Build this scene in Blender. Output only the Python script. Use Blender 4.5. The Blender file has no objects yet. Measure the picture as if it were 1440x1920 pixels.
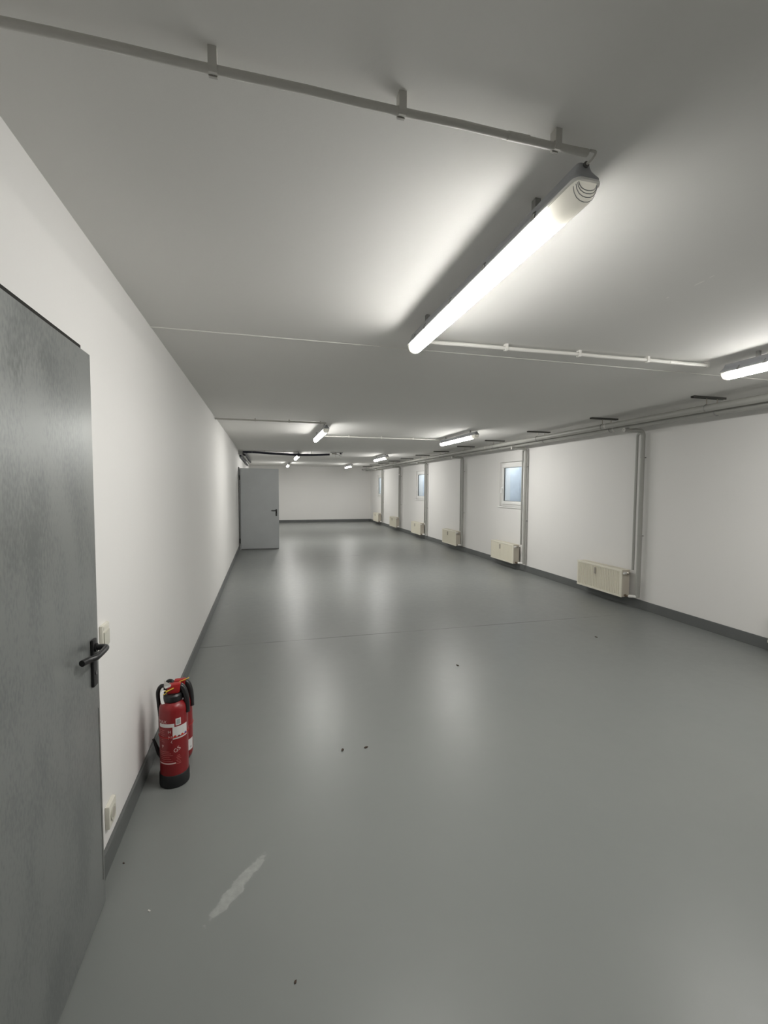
import bpy, bmesh, math, random
from mathutils import Vector, Matrix
random.seed(7)
S = bpy.context.scene
C = bpy.context.collection
PI = math.pi

# ---------------------------------------------------------------- room numbers (metres)
XL, XR, H, YF, YB = -0.635, 4.697, 2.477, 20.30, -2.6
FL, YAW, PITCH, ROLL, EYE = 849.27, 0.2568, 0.0535, -0.0052, 1.55

# ---------------------------------------------------------------- materials
def mat(name, col, rough=0.6, metal=0.0, spec=0.5, emit=None, estr=0.0, trans=0.0, coat=0.0, bump=None, var=None):
    m = bpy.data.materials.new(name); m.use_nodes = True
    nt = m.node_tree; b = nt.nodes['Principled BSDF']
    b.inputs['Base Color'].default_value = (*col, 1)
    b.inputs['Roughness'].default_value = rough
    b.inputs['Metallic'].default_value = metal
    b.inputs['Specular IOR Level'].default_value = spec
    b.inputs['Transmission Weight'].default_value = trans
    b.inputs['Coat Weight'].default_value = coat
    if emit:
        b.inputs['Emission Color'].default_value = (*emit, 1)
        b.inputs['Emission Strength'].default_value = estr
    g = nt.nodes.new('ShaderNodeNewGeometry')
    if var:                       # (scale, amount)
        n = nt.nodes.new('ShaderNodeTexNoise'); n.inputs['Scale'].default_value = var[0]; n.inputs['Detail'].default_value = 5
        nt.links.new(g.outputs['Position'], n.inputs['Vector'])
        mr = nt.nodes.new('ShaderNodeMapRange'); mr.inputs['From Min'].default_value = .3; mr.inputs['From Max'].default_value = .7
        mr.inputs['To Min'].default_value = 1 - var[1]; mr.inputs['To Max'].default_value = 1 + var[1]
        nt.links.new(n.outputs['Fac'], mr.inputs['Value'])
        mx = nt.nodes.new('ShaderNodeVectorMath'); mx.operation = 'SCALE'; mx.inputs[0].default_value = col
        nt.links.new(mr.outputs['Result'], mx.inputs['Scale'])
        nt.links.new(mx.outputs['Vector'], b.inputs['Base Color'])
    if bump:                      # (scale, strength, distance)
        n = nt.nodes.new('ShaderNodeTexNoise'); n.inputs['Scale'].default_value = bump[0]; n.inputs['Detail'].default_value = 4
        nt.links.new(g.outputs['Position'], n.inputs['Vector'])
        bp = nt.nodes.new('ShaderNodeBump'); bp.inputs['Strength'].default_value = bump[1]; bp.inputs['Distance'].default_value = bump[2]
        nt.links.new(n.outputs['Fac'], bp.inputs['Height']); nt.links.new(bp.outputs['Normal'], b.inputs['Normal'])
    return m

M = {}
M['wall'] = mat('wall_paint', (.76, .752, .735), .62, bump=(55, .10, .004), var=(.8, .012), spec=.3)
M['ceiling'] = mat('ceiling_paint', (.75, .742, .72), .85, bump=(40, .10, .004), var=(.7, .015), spec=.2)
M['skirt'] = mat('skirting_paint', (.115, .122, .120), .42, bump=(25, .15, .004), var=(5, .05))
M['rad'] = mat('radiator_enamel', (.76, .73, .62), .35)
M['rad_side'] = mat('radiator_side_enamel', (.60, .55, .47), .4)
M['meter'] = mat('meter_plastic', (.42, .39, .34), .45)
M['pipe'] = mat('pipe_jacket', (.36, .36, .335), .38, var=(9, .03))
M['pipe_white'] = mat('pipe_white', (.74, .73, .70), .4)
M['zinc'] = mat('zinc_steel', (.36, .36, .35), .42, metal=.9)
M['darkzinc'] = mat('bracket_steel', (.13, .13, .12), .5, metal=.6)
M['chrome'] = mat('valve_nickel', (.50, .47, .42), .28, metal=1)
M['brass'] = mat('valve_brass', (.24, .18, .13), .4, metal=.8)
M['conduit'] = mat('conduit_grey_plastic', (.52, .51, .48), .5)
M['cond_white'] = mat('conduit_white_plastic', (.78, .77, .73), .45)
M['housing'] = mat('lamp_housing_plastic', (.36, .37, .39), .5)
M['tube'] = mat('lamp_glow', (.9, .9, .88), .4, emit=(1, .98, .94), estr=118)
M['tube_side'] = mat('lamp_glow_upper_side', (.9, .9, .88), .4, emit=(1, .98, .94), estr=20)
M['tube_mid'] = mat('lamp_glow_middle', (.9, .9, .88), .4, emit=(1, .98, .94), estr=76)
M['tube_end'] = mat('lamp_glow_end', (.9, .9, .88), .4, emit=(1, .965, .90), estr=3.6)
M['clear'] = mat('lamp_clear_cover', (.93, .92, .88), .25)
M['clipw'] = mat('lamp_clip_plastic', (.86, .86, .84), .3)
M['black'] = mat('black_plastic', (.012, .012, .013), .38)
M['rubber'] = mat('black_rubber', (.010, .011, .012), .5)
M['red'] = mat('extinguisher_red', (.235, .009, .012), .35, coat=.15)
M['red2'] = mat('valve_cap_red', (.34, .012, .012), .42)
M['whitelabel'] = mat('label_white', (.70, .69, .68), .45)
M['labelred'] = mat('label_red_dot', (.55, .05, .02), .5)
M['labelblue'] = mat('label_blue_dot', (.05, .09, .35), .5)
M['print'] = mat('label_print_pale', (.72, .52, .50), .5)
M['printdim'] = mat('label_print_dim', (.55, .16, .15), .5)
M['greysticker'] = mat('sticker_grey', (.36, .38, .38), .5)
M['yellow'] = mat('pin_yellow', (.78, .55, .06), .4)
M['tag'] = mat('paper_tag', (.82, .82, .80), .5)
M['switch'] = mat('switch_plastic', (.70, .68, .60), .4)
M['switch_dark'] = mat('switch_rocker', (.56, .55, .48), .4)
M['pvc'] = mat('window_pvc', (.84, .84, .82), .3)
M['gasket'] = mat('gasket_rubber', (.10, .10, .10), .6)
M['blackpipe'] = mat('hose_dark_blue', (.012, .014, .028), .45)
M['lightwell'] = mat('lightwell_concrete', (.62, .65, .68), .9, var=(2.2, .12), bump=(15, .3, .01))
M['debris'] = mat('dry_leaf', (.045, .028, .018), .8)
M['chip'] = mat('paint_chip', (.62, .60, .56), .7)
M['dark'] = mat('passage_painted_shade', (.05, .05, .05), .8)  # near-black base colour stands in for the shade of the unlit passage
M['seal'] = mat('door_seal_black', (.025, .025, .022), .8, spec=.2)
M['shadeframe'] = mat('shade_toned_door_frame', (.035, .035, .033), .6)  # far frame and hinges darkened, painting in the shade of the door gap

def metal_door():
    m = bpy.data.materials.new('galvanised_steel_sheet'); m.use_nodes = True
    nt = m.node_tree; b = nt.nodes['Principled BSDF']; N = nt.nodes; Lk = nt.links
    g = N.new('ShaderNodeNewGeometry')
    mp = N.new('ShaderNodeMapping'); mp.inputs['Scale'].default_value = (1, 1, .45); Lk.new(g.outputs['Position'], mp.inputs['Vector'])
    v = N.new('ShaderNodeTexNoise'); v.inputs['Scale'].default_value = 120; v.inputs['Detail'].default_value = 2; Lk.new(mp.outputs['Vector'], v.inputs['Vector'])
    n = N.new('ShaderNodeTexNoise'); n.inputs['Scale'].default_value = 7; n.inputs['Detail'].default_value = 2; Lk.new(mp.outputs['Vector'], n.inputs['Vector'])
    a = N.new('ShaderNodeMath'); a.operation = 'MULTIPLY_ADD'; a.inputs[1].default_value = .8; Lk.new(v.outputs['Fac'], a.inputs[0]); Lk.new(n.outputs['Fac'], a.inputs[2])
    cr = N.new('ShaderNodeValToRGB'); cr.color_ramp.elements[0].position = .65; cr.color_ramp.elements[0].color = (.24, .255, .251, 1)
    cr.color_ramp.elements[1].position = 1.0; cr.color_ramp.elements[1].color = (.33, .345, .336, 1)
    Lk.new(a.outputs[0], cr.inputs['Fac']); Lk.new(cr.outputs['Color'], b.inputs['Base Color'])
    mr = N.new('ShaderNodeMapRange'); mr.inputs['From Min'].default_value = .6; mr.inputs['From Max'].default_value = 1.2; mr.inputs['To Min'].default_value = .285; mr.inputs['To Max'].default_value = .38; Lk.new(a.outputs[0], mr.inputs['Value'])
    Lk.new(mr.outputs['Result'], b.inputs['Roughness'])
    b.inputs['Metallic'].default_value = .62
    bp = N.new('ShaderNodeBump'); bp.inputs['Strength'].default_value = .02; bp.inputs['Distance'].default_value = .001
    Lk.new(n.outputs['Fac'], bp.inputs['Height'])
    return m
M['door'] = metal_door()
M['door_far'] = mat('grey_door_paint', (.53, .55, .56), .34, metal=.3, var=(3, .03))

def floor_mat():
    m = bpy.data.materials.new('floor_epoxy_paint'); m.use_nodes = True
    nt = m.node_tree; N = nt.nodes; Lk = nt.links; b = N['Principled BSDF']
    g = N.new('ShaderNodeNewGeometry')
    def math_(op, a, bb=None, cc=None, clamp=False):
        n = N.new('ShaderNodeMath'); n.operation = op; n.use_clamp = clamp
        for i, s in enumerate((a, bb, cc)):
            if s is None: continue
            if isinstance(s, (int, float)): n.inputs[i].default_value = s
            else: Lk.new(s, n.inputs[i])
        return n.outputs[0]
    def noise(scale, detail=4, vec=None):
        n = N.new('ShaderNodeTexNoise'); n.inputs['Scale'].default_value = scale; n.inputs['Detail'].default_value = detail
        Lk.new(vec or g.outputs['Position'], n.inputs['Vector']); return n.outputs['Fac']
    sx = N.new('ShaderNodeSeparateXYZ'); Lk.new(g.outputs['Position'], sx.inputs[0]); X, Y = sx.outputs[0], sx.outputs[1]
    base = N.new('ShaderNodeValToRGB'); Lk.new(noise(.9, 5), base.inputs['Fac'])
    base.color_ramp.elements[0].position = .3; base.color_ramp.elements[0].color = (.187, .198, .192, 1)
    base.color_ramp.elements[1].position = .7; base.color_ramp.elements[1].color = (.203, .213, .205, 1)
    # worn pale scuff where paint is rubbed (its own diagonal shape)
    ca, sa = math.cos(.92), math.sin(.92)
    dx = math_('SUBTRACT', X, -.118); dy = math_('SUBTRACT', Y, 1.765)
    u = math_('ADD', math_('MULTIPLY', dx, ca), math_('MULTIPLY', dy, sa))
    v = math_('SUBTRACT', math_('MULTIPLY', dy, ca), math_('MULTIPLY', dx, sa))
    e = math_('ADD', math_('POWER', math_('DIVIDE', math_('ABSOLUTE', u), .165), 2.5), math_('POWER', math_('DIVIDE', math_('ABSOLUTE', v), .031), 2))
    nz = noise(24, 6)
    e2 = math_('ADD', e, math_('MULTIPLY', math_('SUBTRACT', nz, .5), 3.2))
    mk = N.new('ShaderNodeMapRange'); mk.interpolation_type = 'SMOOTHSTEP'; mk.inputs['From Min'].default_value = 1.0; mk.inputs['From Max'].default_value = .55
    Lk.new(e2, mk.inputs['Value'])
    inner = math_('MULTIPLY', mk.outputs['Result'], math_('MULTIPLY_ADD', noise(38, 5), .9, .05), clamp=True)
    m1 = N.new('ShaderNodeMix'); m1.data_type = 'RGBA'; Lk.new(math_('MULTIPLY', inner, .8), m1.inputs['Factor']); Lk.new(base.outputs['Color'], m1.inputs['A']); m1.inputs['B'].default_value = (.40, .41, .39, 1)
    # slab joints: dirt-filled hairlines across the room
    def joint(y0, wdt, xa, xb, seed):
        d = math_('ABSOLUTE', math_('SUBTRACT', math_('ADD', Y, math_('MULTIPLY', math_('SUBTRACT', noise(1.3, 3), .5), .02)), y0))
        ln = math_('LESS_THAN', d, wdt)
        br = N.new('ShaderNodeMapRange'); br.inputs['From Min'].default_value = .38; br.inputs['From Max'].default_value = .50; Lk.new(noise(seed, 2), br.inputs['Value'])
        inx = math_('MULTIPLY', math_('GREATER_THAN', X, xa), math_('LESS_THAN', X, xb))
        return math_('MULTIPLY', math_('MULTIPLY', ln, inx), math_('MULTIPLY_ADD', br.outputs['Result'], .75, .2))
    j = math_('ADD', joint(4.595, .010, -.7, 4.1, 1.9), joint(10.10, .014, .9, 2.1, 1.4), clamp=True)
    m2 = N.new('ShaderNodeMix'); m2.data_type = 'RGBA'; Lk.new(math_('MULTIPLY', j, .95), m2.inputs['Factor']); Lk.new(m1.outputs['Result'], m2.inputs['A']); m2.inputs['B'].default_value = (.075, .078, .078, 1)
    # tiny pits and specks
    vo = N.new('ShaderNodeTexVoronoi'); vo.inputs['Scale'].default_value = 1.6; Lk.new(g.outputs['Position'], vo.inputs['Vector'])
    sp = math_('LESS_THAN', vo.outputs['Distance'], .012)
    m3 = N.new('ShaderNodeMix'); m3.data_type = 'RGBA'; Lk.new(math_('MULTIPLY', sp, .5), m3.inputs['Factor']); Lk.new(m2.outputs['Result'], m3.inputs['A']); m3.inputs['B'].default_value = (.06, .06, .055, 1)
    Lk.new(m3.outputs['Result'], b.inputs['Base Color'])
    rr = N.new('ShaderNodeMapRange'); rr.interpolation_type = 'LINEAR'; rr.inputs['From Min'].default_value = 0; rr.inputs['From Max'].default_value = 1; rr.inputs['To Min'].default_value = .345; rr.inputs['To Max'].default_value = .375
    Lk.new(noise(2.3, 5), rr.inputs['Value'])
    ra = math_('ADD', rr.outputs['Result'], math_('MULTIPLY', mk.outputs['Result'], .25))
    ra = math_('ADD', ra, math_('MULTIPLY', math_('SUBTRACT', noise(13, 6), .5), .10))
    Lk.new(ra, b.inputs['Roughness'])
    b.inputs['Specular IOR Level'].default_value = .42
    hgt = math_('ADD', math_('MULTIPLY', noise(5, 3), 1.0), math_('MULTIPLY', noise(60, 3), .06))
    bp = N.new('ShaderNodeBump'); bp.inputs['Strength'].default_value = .22; bp.inputs['Distance'].default_value = .004
    Lk.new(hgt, bp.inputs['Height']); Lk.new(bp.outputs['Normal'], b.inputs['Normal'])
    return m
M['floor'] = floor_mat()

def cover_mat():
    m = M['clear']; nt = m.node_tree; b = nt.nodes['Principled BSDF']; out = nt.nodes['Material Output']
    tr = nt.nodes.new('ShaderNodeBsdfTranslucent'); tr.inputs['Color'].default_value = (.95, .94, .90, 1)
    mx = nt.nodes.new('ShaderNodeMixShader'); mx.inputs[0].default_value = .5
    nt.links.new(b.outputs[0], mx.inputs[1]); nt.links.new(tr.outputs[0], mx.inputs[2]); nt.links.new(mx.outputs[0], out.inputs['Surface'])
cover_mat()
def glass_mat():
    m = bpy.data.materials.new('window_glass'); m.use_nodes = True
    nt = m.node_tree; b = nt.nodes['Principled BSDF']
    b.inputs['Base Color'].default_value = (.93, .96, .97, 1); b.inputs['Roughness'].default_value = .02
    b.inputs['Transmission Weight'].default_value = 1; b.inputs['IOR'].default_value = 1.05
    return m
M['glass'] = glass_mat()

def ceiling_marks():              # two small knocks in the ceiling paint, their own shapes
    nt = M['ceiling'].node_tree; N = nt.nodes; Lk = nt.links; b = N['Principled BSDF']
    src = b.inputs['Base Color'].links[0].from_socket
    g = N.new('ShaderNodeNewGeometry')
    sepx = N.new('ShaderNodeSeparateXYZ'); Lk.new(g.outputs['Position'], sepx.inputs[0])
    nz = N.new('ShaderNodeTexNoise'); nz.inputs['Scale'].default_value = 45; Lk.new(g.outputs['Position'], nz.inputs['Vector'])
    ac = None
    for (mx, my, rx, ry) in ((1.899, 1.665, .006, .030), (1.893, 1.60, .005, .018), (1.895, 1.826, .006, .010)):
        a = N.new('ShaderNodeMath'); a.operation = 'SUBTRACT'; a.inputs[1].default_value = mx; Lk.new(sepx.outputs[0], a.inputs[0])
        c = N.new('ShaderNodeMath'); c.operation = 'SUBTRACT'; c.inputs[1].default_value = my; Lk.new(sepx.outputs[1], c.inputs[0])
        cb = N.new('ShaderNodeCombineXYZ')
        a2 = N.new('ShaderNodeMath'); a2.operation = 'DIVIDE'; a2.inputs[1].default_value = rx; Lk.new(a.outputs[0], a2.inputs[0]); Lk.new(a2.outputs[0], cb.inputs[0])
        c2 = N.new('ShaderNodeMath'); c2.operation = 'DIVIDE'; c2.inputs[1].default_value = ry; Lk.new(c.outputs[0], c2.inputs[0]); Lk.new(c2.outputs[0], cb.inputs[1])
        ln = N.new('ShaderNodeVectorMath'); ln.operation = 'LENGTH'; Lk.new(cb.outputs[0], ln.inputs[0])
        l2 = N.new('ShaderNodeMath'); l2.operation = 'ADD'; Lk.new(ln.outputs['Value'], l2.inputs[0]); Lk.new(nz.outputs['Fac'], l2.inputs[1])
        k = N.new('ShaderNodeMath'); k.operation = 'LESS_THAN'; k.inputs[1].default_value = 1.35; Lk.new(l2.outputs[0], k.inputs[0])
        if ac is None: ac = k.outputs[0]
        else:
            s = N.new('ShaderNodeMath'); s.operation = 'MAXIMUM'; Lk.new(ac, s.inputs[0]); Lk.new(k.outputs[0], s.inputs[1]); ac = s.outputs[0]
    mxn = N.new('ShaderNodeMix'); mxn.data_type = 'RGBA'; Lk.new(ac, mxn.inputs['Factor']); Lk.new(src, mxn.inputs['A']); mxn.inputs['B'].default_value = (.86, .85, .82, 1)
    Lk.new(mxn.outputs['Result'], b.inputs['Base Color'])
ceiling_marks()

# ---------------------------------------------------------------- mesh helpers
def box(bm, x0, x1, y0, y1, z0, z1, bev=0.0):
    r = bmesh.ops.create_cube(bm, size=1.0)
    for v in r['verts']:
        v.co = Vector(((x0+x1)/2 + v.co.x*(x1-x0), (y0+y1)/2 + v.co.y*(y1-y0), (z0+z1)/2 + v.co.z*(z1-z0)))
    if bev > 0:
        es = list({e for v in r['verts'] for e in v.link_edges})
        bmesh.ops.bevel(bm, geom=es, offset=bev, segments=2, affect='EDGES', profile=.6)

def tube(bm, pts, r, seg=14, cap=True, radii=None):
    pts = [Vector(p) for p in pts]; rings = []
    t0 = (pts[1]-pts[0]).normalized()
    up = Vector((0, 0, 1)) if abs(t0.z) < .9 else Vector((1, 0, 0))
    nrm = t0.cross(up).normalized()
    for i, p in enumerate(pts):
        if i == 0: t = t0
        elif i == len(pts)-1: t = (pts[i]-pts[i-1]).normalized()
        else: t = ((pts[i]-pts[i-1]).normalized() + (pts[i+1]-pts[i]).normalized()).normalized()
        nrm = (nrm - t*nrm.dot(t)).normalized(); bn = t.cross(nrm)
        rr = radii[i] if radii else r
        rings.append([bm.verts.new(p + (nrm*math.cos(a)+bn*math.sin(a))*rr) for a in [2*PI*k/seg for k in range(seg)]])
    for a, b in zip(rings, rings[1:]):
        for k in range(seg): bm.faces.new((a[k], a[(k+1) % seg], b[(k+1) % seg], b[k]))
    if cap:
        bm.faces.new(rings[0][::-1]); bm.faces.new(rings[-1])

def arc(c, r, a0, a1, ax, ay, n=8):
    c = Vector(c); ax = Vector(ax); ay = Vector(ay)
    return [c + ax*(r*math.cos(a0+(a1-a0)*i/n)) + ay*(r*math.sin(a0+(a1-a0)*i/n)) for i in range(n+1)]

def smooth_path(pts, n=8):
    pts = [Vector(p) for p in pts]; P = [pts[0]*2-pts[1]] + pts + [pts[-1]*2-pts[-2]]; out = []
    for i in range(1, len(P)-2):
        for k in range(n):
            t = k/n; a, b, c, d = P[i-1:i+3]
            out.append(.5*((2*b)+(c-a)*t+(2*a-5*b+4*c-d)*t*t+(-a+3*b-3*c+d)*t**3))
    return out+[pts[-1]]

def lathe(bm, prof, cx=0, cy=0, seg=40, z0=0):
    rings = []
    for r, z in prof:
        if r < 1e-5: rings.append([bm.verts.new((cx, cy, z0+z))])
        else: rings.append([bm.verts.new((cx+r*math.cos(2*PI*k/seg), cy+r*math.sin(2*PI*k/seg), z0+z)) for k in range(seg)])
    for a, b in zip(rings, rings[1:]):
        for k in range(seg):
            k2 = (k+1) % seg
            if len(a) == 1 and len(b) == 1: continue
            if len(a) == 1: bm.faces.new((a[0], b[k2], b[k]))
            elif len(b) == 1: bm.faces.new((a[k], a[k2], b[0]))
            else: bm.faces.new((a[k], a[k2], b[k2], b[k]))

def prism_y(bm, prof, y0, y1, cap=True):      # closed profile [(x,z)] pulled along y
    a = [bm.verts.new((x, y0, z)) for x, z in prof]; b = [bm.verts.new((x, y1, z)) for x, z in prof]
    n = len(prof)
    for k in range(n): bm.faces.new((a[k], b[k], b[(k+1) % n], a[(k+1) % n]))
    if cap: bm.faces.new(a[::-1]); bm.faces.new(b)

def obj(name, bm, m, parent=None, smooth=False, angle=None):
    bmesh.ops.recalc_face_normals(bm, faces=bm.faces)
    me = bpy.data.meshes.new(name); bm.to_mesh(me); bm.free()
    me.materials.append(m)
    if smooth:
        for p in me.polygons: p.use_smooth = True
        try: me.set_sharp_from_angle(angle=angle or math.radians(38))
        except Exception: pass
    o = bpy.data.objects.new(name, me); C.objects.link(o)
    if parent: o.parent = parent
    return o

def B(): return bmesh.new()
def thing(name, loc, label=None, cat=None, group=None, kind=None, rz=0):
    o = bpy.data.objects.new(name, None); C.objects.link(o); o.location = loc; o.rotation_euler = (0, 0, rz); o.empty_display_size = .1
    tag(o, label, cat, group, kind); return o
def tag(o, label=None, cat=None, group=None, kind=None):
    if label: o['label'] = label
    if cat: o['category'] = cat
    if group: o['group'] = group
    if kind: o['kind'] = kind
    return o
def copy_tree(o, parent=None):
    c = o.copy(); C.objects.link(c); c.parent = parent
    for ch in [x for x in KIDS.get(o.name, [])]: copy_tree(ch, c)
    return c
KIDS = {}
def index_kids():
    KIDS.clear()
    for o in C.objects:
        if o.parent: KIDS.setdefault(o.parent.name, []).append(o)
def struct(name, bm, m, label, smooth=False):
    o = obj(name, bm, m, None, smooth); return tag(o, label, name.split('_')[0] if not name.startswith('baseboard') else 'baseboard', kind='structure')

# ---------------------------------------------------------------- room shell
bm = B(); box(bm, XL-.3, XR+.3, YB-.2, YF+.2, -.15, 0); struct('floor', bm, M['floor'], 'grey painted glossy concrete floor with a thin joint line')
bm = B(); box(bm, XL-.3, XR+.3, YB-.2, YF+.2, H, H+.2); struct('ceiling', bm, M['ceiling'], 'flat white painted ceiling carrying the strip lights')

def wall_with_holes(x0, x1, y0, y1, z1, holes):      # holes: (ya, yb, za, zb)
    bm = B(); y = y0
    for (ya, yb, za, zb) in sorted(holes):
        box(bm, x0, x1, y, ya, 0, z1)
        if za > 0: box(bm, x0, x1, ya, yb, 0, za)
        box(bm, x0, x1, ya, yb, zb, z1); y = yb
    box(bm, x0, x1, y, y1, 0, z1); return bm
DOORWAY = (11.69, 12.55, 0, 2.0)
WINS = [(7.56, 8.47, 1.185, 2.075), (12.95, 13.86, 1.185, 2.075), (18.14, 19.05, 1.185, 2.075)]
struct('wall_left', wall_with_holes(XL-.24, XL, YB, YF, H, [DOORWAY]), M['wall'], 'long white wall on the left with two grey metal doors')
struct('wall_right', wall_with_holes(XR, XR+.24, YB, YF, H, WINS), M['wall'], 'long white wall on the right with radiators and small windows')
bm = B(); box(bm, XL-.24, XR+.24, YF, YF+.2, 0, H); struct('wall_far', bm, M['wall'], 'white end wall at the far end of the hall')
bm = B(); box(bm, XL-.24, XR+.24, YB-.2, YB, 0, H); struct('wall_back', bm, M['wall'], 'white wall behind the camera')
# passage behind the open far doorway
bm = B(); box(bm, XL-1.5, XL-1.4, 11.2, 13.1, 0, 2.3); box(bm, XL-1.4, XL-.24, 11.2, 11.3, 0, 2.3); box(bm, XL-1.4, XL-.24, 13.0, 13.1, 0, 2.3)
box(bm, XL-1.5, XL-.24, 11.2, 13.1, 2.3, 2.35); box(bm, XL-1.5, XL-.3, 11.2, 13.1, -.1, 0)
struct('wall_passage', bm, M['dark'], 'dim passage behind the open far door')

SL, SR = .098, .115
def skirt(name, x0, x1, segs, z, label):
    bm = B()
    for a, b in segs: box(bm, x0, x1, a, b, 0, z, .003)
    struct(name, bm, M['skirt'], label)
skirt('baseboard_left', XL, XL+.014, [(YB, .80), (1.84, 11.62), (12.62, YF)], SL, 'dark grey painted skirting along the left wall')
skirt('baseboard_right', XR-.014, XR, [(YB, YF)], SR, 'dark grey painted skirting along the right wall')
bm = B(); box(bm, XL+.014, XR-.014, YF-.014, YF, 0, SR, .003); struct('baseboard_far', bm, M['skirt'], 'dark grey painted skirting along the far wall')
bm = B(); tube(bm, [(XL, 2.938, H-.001), (XR, 2.925, H-.001)], .0045, 8)
o = obj('trim_1', bm, M['cond_white'], smooth=True); tag(o, 'thin white bead running across the ceiling behind the first lamps', 'trim', kind='structure')

# ---------------------------------------------------------------- doors
def lever_handle(parent, side, loc, rz, long_=.14):
    """black long-plate lever; local: door face = plane y=0, room side = -y, lever points to -x*side"""
    e = thing('door_handle', loc, rz=rz); e.parent = parent
    bm = B(); box(bm, -.019, .019, -.010, 0, -.143, .024, .0045)
    for v in bm.verts:
        pass
    obj('handle_plate', bm, M['black'], e, True)
    bm = B()
    k = long_/.14
    p = smooth_path([(0, -.008, -.006), (0, -.030, -.006), (-side*.004, -.042, -.006), (-side*.020, -.047, -.007), (-side*.085*k, -.046, -.008), (-side*.105*k, -.042, -.008), (-side*.122*k, -.030, -.008), (-side*.150*k, -.020, -.008)], 4)
    tube(bm, p, .0105, 14); tube(bm, [(0, 0, -.006), (0, -.016, -.006)], .015, 16)
    obj('lever', bm, M['black'], e, True)
    bm = B(); tube(bm, [(0, -.0095, -.095), (0, -.0125, -.095)], .0085, 14); obj('lock_cylinder', bm, M['gasket'], e, True)
    return e

d1 = thing('door_1', (XL, .86, 0), 'closed grey galvanised steel door at the near left', 'door', kind='structure')
DX = .045
bm = B(); box(bm, .012, DX, 0, .962, .006, 2.008); obj('door_leaf', bm, M['door'], d1)
bm = B(); box(bm, .0, .030, -.03, .925, 2.008, 2.030); box(bm, 0, .011, -.03, .0, 0, 2.021); box(bm, 0, .011, .0, .95, .01, 2.008)
obj('door_frame', bm, M['seal'], d1)
bm = B(); box(bm, DX, DX+.0015, .946, .952, .1, .75); obj('edge_scratch', bm, M['zinc'], d1)
lever_handle(d1, 1, (DX, .905, .992), PI/2)

d2 = thing('door_2', (XL+.035, 11.66, 0), 'grey metal door standing open at right angles to the left wall', 'door', kind='structure')
bm = B(); box(bm, .016, .932, -.04, .005, .022, 2.008); obj('door_leaf', bm, M['door_far'], d2)
bm = B(); box(bm, .02, .925, -.030, -.006, .004, .0215); obj('bottom_seal', bm, M['gasket'], d2)
for z in (.22, 1.78):
    bm = B(); tube(bm, [(-.004, -.01, z-.06), (-.004, -.01, z+.06)], .009, 12); obj('hinge', bm, M['shadeframe'], d2, True)
bm = B(); box(bm, -.035, -.018, .03, .075, 0, 2.04); box(bm, -.28, -.035, .03, .045, 0, 2.0); box(bm, -.035, -.018, .88, .93, 0, 2.04); box(bm, -.035, -.018, .03, .93, 2.0, 2.04)
obj('door_frame', bm, M['shadeframe'], d2)
lever_handle(d2, 1, (.868, -.04, .975), 0, .11)

# ---------------------------------------------------------------- windows
def make_window(i, hole, label):
    ya, yb, za, zb = hole
    w = thing('window_%d' % i, (XR, ya, za), label, 'window', kind='structure')
    Wd, Ht = yb-ya, zb-za; x0, x1 = .035, .105
    def ring(name, a, b, c, d, t, xa, xb, m, bev=.004):
        bm = B(); box(bm, xa, xb, a, b, c, c+t, bev); box(bm, xa, xb, a, b, d-t, d, bev); box(bm, xa, xb, a, a+t, c+t, d-t, bev); box(bm, xa, xb, b-t, b, c+t, d-t, bev)
        return obj(name, bm, m, w, True)
    ring('window_frame', 0, Wd, 0, Ht, .055, x0+.01, x1, M['pvc'])
    ring('casement', .045, Wd-.045, .045, Ht-.045, .065, x0-.006, x0+.06, M['pvc'], .006)
    a, b, c, d = .11, Wd-.11, .11, Ht-.11
    ring('gasket', a-.004, b+.004, c-.004, d+.004, .010, x0, x0+.02, M['gasket'], 0)
    bm = B(); box(bm, x0+.022, x0+.028, a, b, c, d); obj('pane', bm, M['glass'], w)
    bm = B(); box(bm, x0-.018, x0-.006, Wd-.092, Wd-.068, Ht/2-.10, Ht/2-.03, .003); tube(bm, [(x0-.018, Wd-.08, Ht/2-.065), (x0-.045, Wd-.08, Ht/2-.065), (x0-.050, Wd-.08, Ht/2-.17)], .009, 10)
    obj('window_handle', bm, M['pvc'], w, True)
    bm = B(); box(bm, -.022, x0+.01, -.02, Wd+.03, -.022, 0, .004); obj('window_sill', bm, M['pvc'], w, True)
    # concrete light shaft outside, open to the sky
    bm = B()
    box(bm, .62, .70, -.35, Wd+.35, -.55, Ht+.12); box(bm, .24, .62, -.35, -.27, -.55, Ht+.12); box(bm, .24, .62, Wd+.27, Wd+.35, -.55, Ht+.12); box(bm, .24, .70, -.35, Wd+.35, -.62, -.55)
    obj('light_shaft', bm, M['lightwell'], w)
    return w
make_window(1, WINS[0], 'nearest white framed basement window, above the second radiator in full view')
make_window(2, WINS[1], 'middle white framed basement window half hidden by a pipe')
make_window(3, WINS[2], 'farthest white framed basement window near the end wall')

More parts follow.
